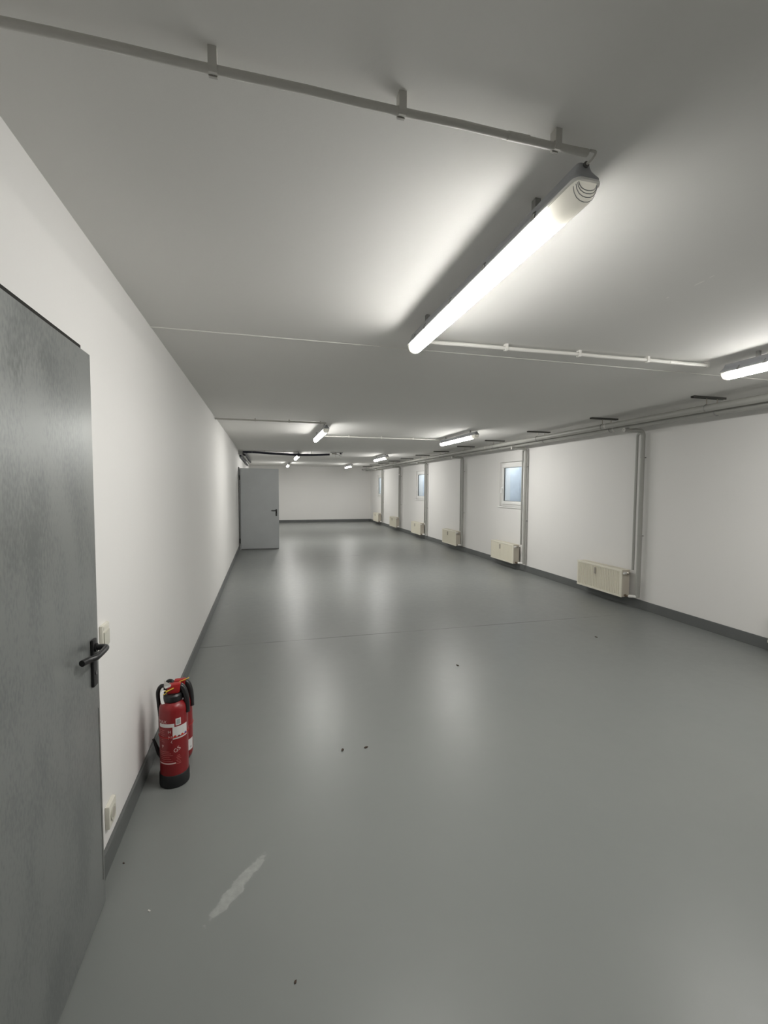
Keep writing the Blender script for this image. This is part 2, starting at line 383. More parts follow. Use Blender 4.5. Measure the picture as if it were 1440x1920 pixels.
# ---------------------------------------------------------------- strip lights
LZ = 2.383    # rim height
def make_lamp():
    t = thing('strip_light', (0, 0, LZ))
    Ln = 1.50
    def rounded(levels, mt, nm, cap0=True):        # levels: (z, half width, y inset, corner radius)
        bm = B(); rings = []
        for z, w, ins, cr in levels:
            pts = []
            for (sx, yc, a0) in ((1, ins+cr, -PI/2), (1, Ln-ins-cr, 0), (-1, Ln-ins-cr, PI/2), (-1, ins+cr, PI)):
                for k in range(7):
                    a_ = a0 + PI/2*k/6
                    pts.append((sx*(w-cr)+cr*math.cos(a_), yc+cr*math.sin(a_), z))
            rings.append([bm.verts.new(p) for p in pts])
        for q, r in zip(rings, rings[1:]):
            n_ = len(q)
            for k in range(n_): bm.faces.new((q[k], q[(k+1) % n_], r[(k+1) % n_], r[k]))
        bm.faces.new(rings[0][::-1]); bm.faces.new(rings[-1])
        return obj(nm, bm, mt, t, True, math.radians(35))
    rounded([(.0016, .041, .0, .020), (.010, .041, .0, .020), (.019, .035, .006, .019), (.032, .027, .014, .016), (.044, .022, .018, .012), (.054, .020, .020, .011)], M['housing'], 'housing')
    def dome(bm, y0, y1, sc, close0=True, close1=True, rnd0=0, rnd1=0):
        prof = [(-.0375, 0), (-.0365, -.014), (-.033, -.030), (-.025, -.043), (-.013, -.050), (0, -.052), (.013, -.050), (.025, -.043), (.033, -.030), (.0365, -.014), (.0375, 0)]
        prof = [(x*sc, z*sc) for x, z in prof]
        ys = []
        if rnd0: ys += [(y0, .45), (y0+rnd0*.12, .68), (y0+rnd0*.4, .88), (y0+rnd0, 1)]
        else: ys += [(y0, 1)]
        if rnd1: ys += [(y1-rnd1, 1), (y1-rnd1*.4, .88), (y1-rnd1*.12, .68), (y1, .45)]
        else: ys += [(y1, 1)]
        rings = [[bm.verts.new((x*(.55+.45*s) if s < 1 else x, y, z*s)) for x, z in prof] for y, s in ys]
        for a, b in zip(rings, rings[1:]):
            for k in range(len(prof)-1): bm.faces.new((a[k], a[k+1], b[k+1], b[k]))
        if close0: bm.faces.new(rings[0])
        if close1: bm.faces.new(rings[-1])
    bm = B(); dome(bm, .135, Ln-.045, .985); gd = obj('glowing_diffuser', bm, M['tube'], t, True)
    gd.data.materials.append(M['tube_side']); gd.data.materials.append(M['tube_mid']); gd.data.materials.append(M['tube_end'])
    for p in gd.data.polygons:                     # the lamp throws most of its light downwards
        zc = sum(gd.data.vertices[i].co.z for i in p.vertices)/len(p.vertices)
        p.material_index = 3 if len(p.vertices) > 6 else 1 if zc > -.024 else 2 if zc > -.040 else 0
    bm = B(); dome(bm, .006, .137, 1.0, close1=False, rnd0=.022)
    e0 = obj('end_cover', bm, M['clear'], t, True)
    bm = B()
    for s in (.50, .64, .79, .93):            # moulded rings in the near end face
        y_ = .006 + .022*(0 if s < .46 else (s-.45)/.23*.12 if s < .68 else .12+(s-.68)/.2*.28 if s < .88 else .4+(s-.88)/.12*.6)
        pr = [(-.0365, -.014), (-.033, -.030), (-.025, -.043), (-.013, -.050), (0, -.052), (.013, -.050), (.025, -.043), (.033, -.030), (.0365, -.014)]
        tube(bm, [(x*(.55+.45*s), y_-.0004, z*s) for x, z in pr], .0011, 6)
    obj('moulded_rings', bm, M['housing'], e0, True)
    bm = B(); dome(bm, Ln-.047, Ln-.006, 1.0, close0=False, rnd1=.022); obj('end_cover', bm, M['clear'], t, True)
    rounded([(-.004, .0435, -.002, .022), (.0015, .0435, -.002, .022)], M['clipw'], 'cover_rim')
    for y in (.20, .53, .86, 1.19, 1.36):
        for s in (-1, 1):
            bm = B()
            box(bm, min(s*.040, s*.0462), max(s*.040, s*.0462), y-.011, y+.011, -.006, .010, .001)
            tube(bm, [(s*.0435, y, -.006), (s*.0462, y, .004), (s*.043, y, .016), (s*.034, y, .024)], .0028, 6)
            obj('latch', bm, M['zinc'], t, True)
    for y in (.24, 1.25): bm = B(); box(bm, -.010, .010, y, y+.022, .054, H-LZ-.0005); obj('mounting_clip', bm, M['zinc'], t)
    bm = B(); tube(bm, [(0, .030, .046), (0, .012, .047)], .008, 10); obj('cable_gland', bm, M['gasket'], t, True)
    bm = B(); tube(bm, smooth_path([(0, .014, .047), (.004, -.004, .050), (.006, -.014, .060), (-.012, -.014, .062)], 5), .0035, 8); obj('supply_cable', bm, M['conduit'], t, True)
    return t
lamp0 = make_lamp(); index_kids()
LXL, LXR = .852, 3.20
lamps = [(LXL, 1.085, 'nearest and largest glowing strip light, diagonal across the upper right of the picture'),
         (LXR, 1.085, 'glowing strip light cut off by the right edge of the picture, beside the heating pipes'),
         (LXL, 6.47, 'second glowing strip light in the left row, above the middle of the hall'),
         (LXR, 6.50, 'second glowing strip light of the right row, whole and nearest the right wall pipes'),
         (LXL, 11.90, 'third strip light in the left row, just behind the dark hose on the ceiling'),
         (LXR, 11.84, 'third strip light in the right row, above the middle window'),
         (LXL, 16.75, 'farthest small strip light in the left row near the end wall'),
         (LXR, 16.95, 'farthest small strip light in the right row near the end wall')]
for i, (x, y, lab) in enumerate(lamps):
    o = lamp0 if i == 0 else copy_tree(lamp0)
    o.location = (x, y, LZ); tag(o, lab, 'ceiling light', 'fluorescent strip lights under the ceiling')

# ---------------------------------------------------------------- conduits on the ceiling
def conduit(x0, x1, y, z, r, clips, m, label, y1=None):
    y1 = y if y1 is None else y1
    t = thing('cable_conduit', (x0, y, z), label, 'conduit', 'cable conduits leading to the strip lights')
    n = 12
    bm = B(); tube(bm, [(0, 0, 0)] + [((x1-x0)*k/n, (y1-y)*k/n, -.0012*math.sin(k*1.9)) for k in range(1, n+1)], r, 14); obj('tube', bm, m, t, True)
    if x1-x0 > .9:
        xs = (x1-x0)*.86; bm = B(); tube(bm, [(xs-.03, (y1-y)*.86, 0), (xs+.03, (y1-y)*.86, 0)], r*1.12, 14); obj('coupler', bm, m, t, True)
    for cx in clips:
        yy = (y1-y)*(cx-x0)/(x1-x0)
        bm = B(); w = .009; rr = r+.0035; top = H-z
        prof = [(yy-rr, top), (yy-rr, -rr*.3), (yy-rr*.7, -rr), (yy-rr*.25, -rr*.98), (yy-r*.8, -r*.3), (yy-r*.95, r*.9), (yy+r*.95, r*.9), (yy+r*.8, -r*.3), (yy+rr*.25, -rr*.98), (yy+rr*.7, -rr), (yy+rr, -rr*.3), (yy+rr, top)]
        a = [bm.verts.new((cx-x0-w, p, q)) for p, q in prof]; b = [bm.verts.new((cx-x0+w, p, q)) for p, q in prof]
        k_ = len(prof)
        for k in range(k_): bm.faces.new((a[k], a[(k+1) % k_], b[(k+1) % k_], b[k]))
        bm.faces.new(a[::-1]); bm.faces.new(b)
        obj('pipe_clip', bm, m, t)
    return t
conduit(XL, .835, 1.075, 2.439, .0092, (-.10, .32, .74), M['conduit'], 'thick grey cable conduit across the top left leading to the nearest lamp')
conduit(.885, 3.13, 2.69, 2.452, .0125, (1.51, 2.05, 2.60, 3.12), M['cond_white'], 'white cable conduit between the two nearest strip lights', 2.645)
conduit(XL, .84, 6.42, 2.452, .0115, (-.12, .33, .76), M['conduit'], 'thin grey conduit from the left wall to the second left strip light')
conduit(.88, 3.16, 8.02, 2.452, .0115, (1.45, 2.05, 2.65), M['cond_white'], 'thin white conduit between the two second strip lights')
conduit(XL, .84, 11.84, 2.456, .011, (.0, .5), M['conduit'], 'thin grey conduit beside the dark hose leading to the third left strip light')

# ---------------------------------------------------------------- heating mains, brackets, risers
def main_pipe(x, z, r, y0, y1, label, bend):
    t = thing('heating_pipe', (x, y0, z), label, 'heating pipe', 'insulated heating mains under the ceiling')
    L = y1-y0
    bm = B(); tube(bm, [(0, 0, 0), (0, L-.10, 0)] + arc((bend, L-.10, 0), abs(bend), PI, PI/2, (1, 0, 0) if bend > 0 else (-1, 0, 0), (0, 1, 0), 8)[1:] , r, 20)
    obj('jacket', bm, M['pipe'], t, True)
    y = 1.0
    while y < L-.3:
        bm = B(); tube(bm, [(0, y-.012, 0), (0, y+.012, 0)], r+.0012, 20); obj('joint_band', bm, M['conduit'], t, True); y += 3.3
    return t
PA = (4.285, 2.362, .034); PB = (4.42, 2.337, .040)
main_pipe(PA[0], PA[1], PA[2], YB, YF-.32, 'slimmer grey insulated heating main, on the room side of the pair', -.08)
main_pipe(PB[0], PB[1], PB[2], YB, YF-.22, 'thicker grey insulated heating main, closer to the right wall', .09)

def make_bracket():
    t = thing('pipe_bracket', (0, 0, H))
    bm = B(); w, d, th = .020, .017, .003      # C rail, open side down
    box(bm, -.205, .205, -w, w, -th, 0); box(bm, -.205, .205, -w, -w+th, -d, -th); box(bm, -.205, .205, w-th, w, -d, -th)
    box(bm, -.205, .205, -w, -w*.45, -d-th, -d); box(bm, -.205, .205, w*.45, w, -d-th, -d)
    obj('rail', bm, M['darkzinc'], t)
    for (px, pz, pr) in (PA, PB):
        lx = px-4.31
        bm = B(); tube(bm, [(lx, 0, -.019), (lx, 0, pz-H+pr+.001)], .005, 8)
        obj('threaded_rod', bm, M['chrome'], t, True)
        bm = B(); tube(bm, arc((lx, 0, pz-H), pr+.003, 0, 2*PI, (1, 0, 0), (0, 0, 1), 24)[:-1] + [(lx+pr+.003, 0, pz-H)], .0035, 6, cap=False); obj('clamp_ring', bm, M['zinc'], t, True)
    return t
br0 = make_bracket(); index_kids()
ordw = ['first', 'second', 'third', 'fourth', 'fifth', 'sixth', 'seventh', 'eighth', 'ninth', 'tenth', 'eleventh', 'twelfth']
bys = [3.62, 5.07, 6.54, 7.99, 9.30, 10.75, 12.15, 13.6, 15.05, 16.5, 17.95, 19.3]
for i, y in enumerate(bys):
    o = br0 if i == 0 else copy_tree(br0); o.location = (4.31, y, H)
    tag(o, 'dark steel rail bracket over the heating mains, %s in the row counted from the camera' % ordw[i], 'bracket', 'rail brackets carrying the heating mains')

RAD0 = [5.80, 8.50, 11.18, 13.83, 16.45, 19.12]      # far (left) end of each radiator
def make_riser():
    """origin at floor below the thick drop pipe, wall plane at x=+.097"""
    t = thing('heating_drop_pipe', (0, 0, 0)); zt = 2.286; zb = .150; xt = 0
    bm = B()
    tube(bm, [(-.290, 0, zt), (-.06, 0, zt)] + arc((-.06, 0, zt-.06), .06, PI/2, 0, (1, 0, 0), (0, 0, 1), 7)[1:] + [(0, 0, zb)], .027, 20)
    obj('thick_pipe', bm, M['pipe'], t, True)
    bm = B(); tube(bm, [(-.297, 0, zt), (-.2905, 0, zt)], .025, 20); e = obj('end_disc', bm, M['conduit'], t, True)
    bm = B(); tube(bm, [(-.2995, 0, zt+.004), (-.2972, 0, zt+.004)], .005, 8); obj('hole', bm, M['black'], e)
    bm = B(); tube(bm, [(-.02, .072, zt-.065), (-.02, .072, .500)], .0165, 14); obj('thin_pipe', bm, M['pipe'], t, True)
    bm = B(); tube(bm, [(-.02, .0, zt-.03), (-.02, .037, zt-.03)] + arc((-.02, .037, zt-.065), .035, PI/2, 0, (0, 1, 0), (0, 0, 1), 5)[1:], .0165, 14); obj('pipe_elbow', bm, M['pipe'], t, True)
    bm = B(); tube(bm, [(-.010, .005, zb+.008), (-.034, .05, zb+.006), (-.056, .070, zb+.004), (-.058, .080, zb+.004)], .020, 14)
    obj('bottom_elbow', bm, M['pipe_white'], t, True)
    for z in (1.95, .95):
        bm = B(); tube(bm, arc((0, 0, z), .029, 0, 2*PI, (1, 0, 0), (0, 1, 0), 20)[:-1] + [(.029, 0, z)], .002, 6, cap=False); wc = obj('wall_clamp', bm, M['zinc'], t, True)
        bm = B(); box(bm, .029, .0565, -.004, .004, z-.006, z+.006); obj('stud', bm, M['zinc'], wc)
    return t
ris0 = make_riser(); index_kids()
rlab = ['nearest grey insulated heating drop pipe, right of the ribbed radiator', 'second heating drop pipe, partly in front of the nearest window',
        'third heating drop pipe, standing at the wide white panel without a window', 'fourth heating drop pipe, partly in front of the middle window',
        'fifth heating drop pipe, with a bright fitting near its top', 'sixth and farthest heating drop pipe, near the end wall']
for i, yr in enumerate(RAD0):
    o = ris0 if i == 0 else copy_tree(ris0); o.location = (4.640, 1.0096*(4.715, 7.36, 10.07, 12.62, 15.29, 17.78)[i], 0)
    tag(o, rlab[i], 'heating pipe', 'insulated pipes dropping to the radiators')

def make_radiator():
    """origin floor level at the far end; body runs to -y; wall side +x"""
    t = thing('radiator', (0, 0, 0)); L = .88; z0, z1 = .122, .484; xf, xb = 0, .125
    # ribbed front panel
    bm = B(); n = 26; prof = []
    prof.append((xf+.012, 0)); prof.append((xf, -.006)); y = .030; prof.append((xf, -.026))
    pitch = (L-.06)/n
    for k in range(n):
        a = -.030-k*pitch
        prof += [(xf, a), (xf+.010, a-pitch*.16), (xf+.010, a-pitch*.40), (xf, a-pitch*.60)]
    prof += [(xf, -L+.028), (xf, -L+.006), (xf+.012, -L)]
    def extr(bm, z_a, z_b):
        A = [bm.verts.new((x, y, z_a)) for x, y in prof]; Bv = [bm.verts.new((x, y, z_b)) for x, y in prof]
        for k in range(len(prof)-1): bm.faces.new((A[k], A[k+1], Bv[k+1], Bv[k]))
    extr(bm, z0+.028, z1-.026)
    box(bm, xf, xf+.012, -L, 0, z0, z0+.028, .003); box(bm, xf, xf+.012, -L, 0, z1-.026, z1, .003); box(bm, xf+.0105, xf+.014, -L+.002, -.002, z0+.02, z1-.02)
    obj('front_panel', bm, M['rad'], t)
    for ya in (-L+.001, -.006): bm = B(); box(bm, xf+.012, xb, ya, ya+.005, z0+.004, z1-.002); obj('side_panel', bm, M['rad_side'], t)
    bm = B()
    box(bm, xf+.004, xf+.014, -L, 0, z1-.004, z1+.002, .001); box(bm, xb-.008, xb, -L, 0, z1-.004, z1+.002, .001)
    for k in range(23): box(bm, xf+.014, xb-.008, -L+.006+k*.0385, -L+.026+k*.0385, z1-.004, z1)
    obj('top_grille', bm, M['rad'], t)
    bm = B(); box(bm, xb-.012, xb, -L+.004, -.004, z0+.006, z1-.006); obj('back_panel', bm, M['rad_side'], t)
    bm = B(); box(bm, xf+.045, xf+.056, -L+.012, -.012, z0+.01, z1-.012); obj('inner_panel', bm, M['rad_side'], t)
    bm = B(); box(bm, xf-.016, xf, -.405, -.372, z1-.135, z1-.045, .004); box(bm, xf-.020, xf-.016, -.400, -.377, z1-.085, z1-.055, .002); obj('heat_meter', bm, M['meter'], t, True)
    # thermostat valve, top right
    bm = B(); zv = z1-.035
    tube(bm, [(xf+.05, -L-.005, zv), (xf+.05, -L-.045, zv)], .012, 12); tube(bm, [(xf+.05, -L-.045, zv), (xf+.05, -L-.075, zv)], .016, 12); tube(bm, [(xf+.05, -L-.052, zv), (xf+.085, -L-.052, zv+.004)], .0085, 10)
    obj('valve', bm, M['chrome'], t, True)
    bm = B(); tube(bm, [(xf+.035, -L-.040, zv), (xf+.002, -L-.040, zv), (xf-.006, -L-.040, zv)], .017, 16, radii=[.015, .017, .014]); obj('thermostat_head', bm, M['pipe_white'], t, True)
    bm = B(); zb = z0+.028; tube(bm, [(xf+.05, -L-.002, zb), (xf+.05, -L-.05, zb)], .010, 12); tube(bm, [(xf+.05, -L-.022, zb-.016), (xf+.05, -L-.022, zb+.014)], .011, 10)
    tube(bm, [(xf+.05, -L-.05, zb), (xf+.05, -L-.075, zb)], .013, 12); obj('return_valve', bm, M['brass'], t, True)
    for yy in (-.12, -L+.12): bm = B(); box(bm, xb, xb+.040, yy-.012, yy+.012, z0+.06, z1-.05); obj('wall_bracket', bm, M['zinc'], t)
    return t
rad0 = make_radiator(); index_kids()
rads = [(5.80, 'nearest whole cream ribbed radiator, beside the nearest drop pipe'),
        (8.50, 'cream radiator under the nearest window'), (11.18, 'cream radiator on the white panel between the nearest and middle windows'),
        (13.83, 'cream radiator under the middle window'), (16.45, 'cream radiator between the middle window and the farthest window'),
        (19.12, 'farthest small cream radiator by the end wall'), (3.118, 'cream radiator showing only a sliver at the right edge of the picture')]
for i, (y, lab) in enumerate(rads):
    o = rad0 if i == 0 else copy_tree(rad0); o.location = (4.532, y, 0)
    tag(o, lab, 'radiator', 'panel radiators along the right wall')
fifth = [x for x in C.objects if x.get('label') == rlab[4]][0]
bm = B(); tube(bm, [(-.026, .0, 2.02), (-.050, .0, 2.02)], .020, 12); obj('air_vent', bm, M['cond_white'], fifth, True)

# ---------------------------------------------------------------- switch and socket on the left wall
t = thing('light_switch', (XL, 2.014, .950), 'white surface mounted light switch above the socket, beside the near door', 'switch')
bm = B(); box(bm, 0, .013, -.040, .040, -.045, .050, .003); obj('switch_box', bm, M['switch'], t, True)
bm = B(); box(bm, .013, .0175, -.030, .030, -.036, .022, .002); obj('rocker', bm, M['switch_dark'], t, True)
bm = B(); box(bm, .013, .0155, -.030, .030, .030, .044, .002); obj('label_cover', bm, M['switch'], t, True)
t = thing('wall_socket', (XL, 2.022, .212), 'white surface mounted wall socket low above the skirting, beside the near door', 'socket')
bm = B(); box(bm, 0, .017, -.042, .042, -.048, .046, .003); obj('socket_box', bm, M['switch'], t, True)
bm = B(); tube(bm, [(.017, .0, -.002), (.0205, .0, -.002)], .029, 24); f = obj('socket_face', bm, M['switch_dark'], t, True)
bm = B(); tube(bm, [(.0206, .0, -.002), (.0212, .0, -.002)], .020, 24); obj('recess', bm, M['meter'], f, True)

# ---------------------------------------------------------------- fire extinguishers
def bend(bm, r, cx, cy, phi0):         # flat (x,z) -> on a cylinder of radius r, x grows to the right seen from outside
    for v in bm.verts:
        a = phi0 + v.co.x/r; rr = r + v.co.y
        v.co = Vector((cx+rr*math.cos(a), cy+rr*math.sin(a), v.co.z))
def patch(x0, x1, z0, z1, r, phi, th=.0006, n=10, tilt=0, off=.0):
    bm = B()
    for k in range(n):
        a, b = x0+(x1-x0)*k/n, x0+(x1-x0)*(k+1)/n
        vs = [bm.verts.new((x, y, z + tilt*(x-x0))) for y in (off, off+th) for x, z in ((a, z0), (b, z0), (b, z1), (a, z1))]
        bm.faces.new(vs[4:8]); 
        if k == 0: bm.faces.new((vs[0], vs[3], vs[7], vs[4]))
        if k == n-1: bm.faces.new((vs[1], vs[5], vs[6], vs[2]))
        bm.faces.new((vs[0], vs[4], vs[5], vs[1])); bm.faces.new((vs[3], vs[2], vs[6], vs[7]))
    bend(bm, r, 0, 0, phi); return bm
def disc(cx_, cz_, rad, r, phi, off=.0008):
    bm = B(); n = 16
    bm.faces.new([bm.verts.new((cx_+rad*math.cos(2*PI*k/n), off, cz_+rad*math.sin(2*PI*k/n))) for k in range(n)])
    bend(bm, r, 0, 0, phi); return bm
def text_bm(s, size, x, z, r, phi, rot=0, off=.0008):
    cu = bpy.data.curves.new('t', 'FONT'); cu.body = s; cu.size = size; cu.extrude = 0; cu.resolution_u = 2
    ob = bpy.data.objects.new('t', cu); C.objects.link(ob)
    bpy.context.view_layer.update()
    me = ob.to_mesh().copy() if False else bpy.data.meshes.new_from_object(ob)
    bpy.data.objects.remove(ob); bpy.data.curves.remove(cu)
    bm = B(); bm.from_mesh(me); bpy.data.meshes.remove(me)
    c, s_ = math.cos(rot), math.sin(rot)
    for v in bm.verts:
        X, Z = v.co.x, v.co.y
        v.co = Vector((x + X*c - Z*s_, off, z + X*s_ + Z*c))
    bend(bm, r, 0, 0, phi); return bm
def merge(*bms):
    out = B()
    for b in bms:
        me = bpy.data.meshes.new('m'); b.to_mesh(me); b.free(); out.from_mesh(me); bpy.data.meshes.remove(me)
    return out

def extinguisher(loc, label, black_base, phi, rz, R=.069, hb=.438):
    t = thing('fire_extinguisher', loc, label, 'fire extinguisher', 'red fire extinguishers on the floor by the left wall', rz=rz)
    bm = B()
    lathe(bm, [(0, .012), (R*.72, .012), (R*.93, .022), (R, .045), (R, hb-.050), (R*.985, hb-.036), (R*.92, hb-.020), (R*.76, hb-.006), (R*.5, hb+.003), (.030, hb+.007), (0, hb+.008)], seg=56)
    body = obj('cylinder', bm, M['red'], t, True, math.radians(50))
    if black_base:
        bm = B(); lathe(bm, [(R*.9, 0), (R+.003, .002), (R+.0045, .010), (R+.0035, .062), (R+.0005, .066), (R-.001, .06), (R*.9, .004), (R*.9, 0)], seg=56); obj('base_ring', bm, M['rubber'], t, True)
    else:
        bm = B(); lathe(bm, [(R*.55, 0), (R*.72, 0), (R*.75, .018), (R*.55, .018), (R*.55, 0)], seg=48); obj('base_ring', bm, M['rubber'], t, True)
    bm = B(); lathe(bm, [(.0, hb+.004), (.046, hb+.002), (.048, hb+.008), (.046, hb+.030), (.038, hb+.038), (0, hb+.040)], seg=36); obj('collar', bm, M['black'], t, True)
    # red valve head: rounded block leaning over the lever
    bm = B(); box(bm, -.030, .034, -.021, .021, hb+.036, hb+.086, .012)
    for v in bm.verts:
        if v.co.z > hb+.06: v.co.x += (v.co.z-hb-.06)*.25
    obj('valve_head', bm, M['red2'], t, True)
    # black squeeze lever drooping to the right (+x)
    bm = B()
    pth = smooth_path([(.010, 0, hb+.070), (.040, 0, hb+.066), (.056, -.004, hb+.034), (.066, -.010, hb-.014), (.070, -.018, hb-.066)], 5)
    rad_ = [.011+.004*math.sin(PI*min(1, k/(len(pth)-1)*1.1)) for k in range(len(pth))]
    tube(bm, pth, .013, 12, radii=rad_); bmesh.ops.scale(bm, vec=(1, 1.25, 1), verts=bm.verts)
    obj('squeeze_lever', bm, M['black'], t, True)
    bm = B(); pth2 = smooth_path([(.000, 0, hb+.052), (.036, 0, hb+.044), (.052, 0, hb+.008)], 4); tube(bm, pth2, .009, 10); obj('carry_handle', bm, M['black'], t, True)
    # hose: up out of the head, over and down the left side
    bm = B()
    hp = smooth_path([(-.018, 0, hb+.052), (-.036, .002, hb+.076), (-.058, .010, hb+.074), (-.073, .022, hb+.040), (-.072, .034, hb-.02), (-.067, .046, hb-.10), (-.066, .050, hb-.20), (-.060, .056, hb-.30), (-.052, .064, hb-.335), (-.066, .064, hb-.325)], 7)
    tube(bm, hp, .0100, 12); hose = obj('hose', bm, M['rubber'], t, True)
    bm = B(); tube(bm, [(-.062, .066, .100), (-.078, .066, .130), (-.104, .064, .212)], .012, 12, radii=[.012, .012, .006]); obj('nozzle', bm, M['black'], hose, True)
    bm = B(); tube(bm, arc((0, 0, hb-.17), R+.0015, 0, 2*PI, (1, 0, 0), (0, 1, 0), 40)[:-1]+[(R+.0015, 0, hb-.17)], .0022, 6, cap=False); obj('hose_strap', bm, M['red2'], t, True)
    # yellow pin with loop
    bm = B()
    if black_base:
        tube(bm, [(-.030, -.024, hb+.056), (-.004, -.024, hb+.066), (.004, -.0225, hb+.069)], .0030, 8)
        tube(bm, arc((-.042, -.026, hb+.052), .013, 0, 2*PI, (1, 0, .3), (0, -.35, .8), 18), .0026, 8, cap=False)
    else:
        tube(bm, [(.006, -.0225, hb+.078), (.034, -.026, hb+.088), (.056, -.028, hb+.098)], .0028, 8)
    obj('safety_pin', bm, M['yellow'], t, True)
    return t, body
e1, body = extinguisher((-.474, 2.518, 0), 'front red fire extinguisher with black base, white labels and paper tag', True, 0, .12)
R1 = .069
PHI = math.radians(-104)           # reading direction that faces the camera
for nm, m_, b_ in (
    ('white_label', 'whitelabel', patch(.015, .094, .258, .322, R1, PHI)),
    ('maker_strip', 'whitelabel', patch(-.060, .024, .322, .340, R1, PHI)),
    ('plain_sticker', 'whitelabel', patch(.030, .056, .329, .364, R1, PHI)),
    ('lower_strip', 'print', patch(-.066, .028, .129, .135, R1, PHI)),
):
    o = obj(nm, b_, M[m_], body)
    if nm == 'plain_sticker': obj('sticker_centre', patch(.0345, .0515, .334, .359, R1, PHI, off=.0009), M['greysticker'], o)
for (dx, dz, m_) in ((.026, .272, 'labelred'), (.062, .272, 'labelred'), (.082, .272, 'labelblue')):
    obj('pictogram', disc(dx, dz, .0068, R1, PHI, .0010), M[m_], body)
obj('pictogram', merge(patch(.038, .052, .268, .2715, R1, PHI, off=.0009), patch(.041, .049, .2715, .275, R1, PHI, off=.0009)), M['black'], body)
obj('printed_text', merge(text_bm('MINIMAX', .022, -.106, .344, R1, PHI), text_bm('GS', .030, .024, .184, R1, PHI, rot=.55),
        text_bm('H', .022, -.008, .292, R1, PHI), text_bm('N', .022, -.006, .262, R1, PHI), text_bm('L', .020, .004, .244, R1, PHI, rot=-.5), text_bm('P', .024, -.040, .212, R1, PHI, rot=.3)), M['print'], body)
ln = [patch(-.056, .014-(k % 3)*.008, .144+k*.010, .1458+k*.010, R1, PHI) for k in range(6)]
ln += [patch(-.064, -.026-(k % 2)*.005, .246+k*.010, .2474+k*.010, R1, PHI) for k in range(7)]
ln += [patch(.030+(k % 2)*.004, .054-(k % 3)*.003, .126+k*.0085, .1275+k*.0085, R1, PHI) for k in range(6)]
obj('small_print', merge(*ln), M['printdim'], body)
# paper tags on the valve
bm = B(); vs = [bm.verts.new(p) for p in ((-.040, -.026, .556), (-.006, -.030, .530), (-.010, -.030, .519), (-.034, -.028, .512), (-.041, -.027, .522))]; bm.faces.new(vs)
bmesh.ops.solidify(bm, geom=bm.faces[:], thickness=.001); obj('paper_tag', bm, M['tag'], e1)
bm = B(); pts = smooth_path([(-.040, -.030, .505), (-.050, -.036, .495), (-.050, -.042, .465), (-.044, -.048, .442)], 4)
for a, b in zip(pts, pts[1:]):
    v4 = [bm.verts.new(p) for p in (a+Vector((-.007, 0, 0)), a+Vector((.007, 0, 0)), b+Vector((.007, 0, 0)), b+Vector((-.007, 0, 0)))]; bm.faces.new(v4)
bmesh.ops.remove_doubles(bm, verts=bm.verts, dist=.0005)
bmesh.ops.solidify(bm, geom=bm.faces[:], thickness=.001); obj('seal_strap', bm, M['tag'], e1)

e2, body2 = extinguisher((-.482, 2.725, 0), 'rear red fire extinguisher mostly hidden behind the front one', False, 0, .05, hb=.376)
PH2 = math.radians(-80)
obj('white_label', patch(-.02, .080, .062, .125, R1, PH2), M['whitelabel'], body2)
obj('pictogram', merge(disc(.030, .078, .006, R1, PH2, .001), disc(.06, .078, .006, R1, PH2, .001)), M['greysticker'], body2)

# ---------------------------------------------------------------- dark hose and wall pipes at the far left
t = thing('ceiling_hose', (XL, 11.84, 2.43), 'long dark blue hose sagging under the ceiling in front of the third left lamp', 'hose')
bm = B(); yv = -.02
pts = smooth_path([(.16, .10, -.005), (.45, .02, -.012), (.95, -.02, -.040), (1.45, -.02, -.052), (1.95, -.01, -.040), (2.22, .0, -.024)], 7)
tube(bm, pts, .027, 12); obj('hose_line', bm, M['blackpipe'], t, True)
bm = B(); tube(bm, [(2.20, 0, -.026), (2.27, .0, -.022)], .026, 12); obj('coupling', bm, M['black'], t, True)
for k in (.33, 1.1, 1.8):
    bm = B(); zc = {.33: -.008, 1.1: -.046, 1.8: -.045}[k]
    tube(bm, arc((k, 0, zc), .024, 0, 2*PI, (0, 1, 0), (0, 0, 1), 16), .003, 6, cap=False); box(bm, k-.004, k+.004, -.003, .003, zc+.022, .047); obj('hose_clip', bm, M['zinc'], t, True)

t = thing('ceiling_fitting', (XL+2.45, 11.86, H), 'small fitting with a white ring at the end of the dark hose', 'pipe fitting')
bm = B(); box(bm, -.16, .17, -.02, .02, -.022, -.0005, .002); obj('rail', bm, M['zinc'], t)
bm = B(); tube(bm, [(-.12, 0, -.05), (-.05, 0, -.045), (.0, 0, -.06)], .014, 10); obj('valve', bm, M['chrome'], t, True)
bm = B(); tube(bm, arc((.02, 0, -.115), .050, PI*.55, PI*1.75, (1, 0, 0), (0, 0, 1), 16), .010, 10); obj('white_ring', bm, M['pipe_white'], t, True)
bm = B(); tube(bm, [(.10, -.02, -.040), (.145, .02, -.040)], .020, 12); obj('black_plug', bm, M['black'], t, True)
bm = B(); tube(bm, [(.15, 0, -.022), (.12, 0, -.13)], .007, 8); tube(bm, [(-.03, 0, -.022), (.11, 0, -.10)], .006, 8); obj('strut', bm, M['zinc'], t, True)

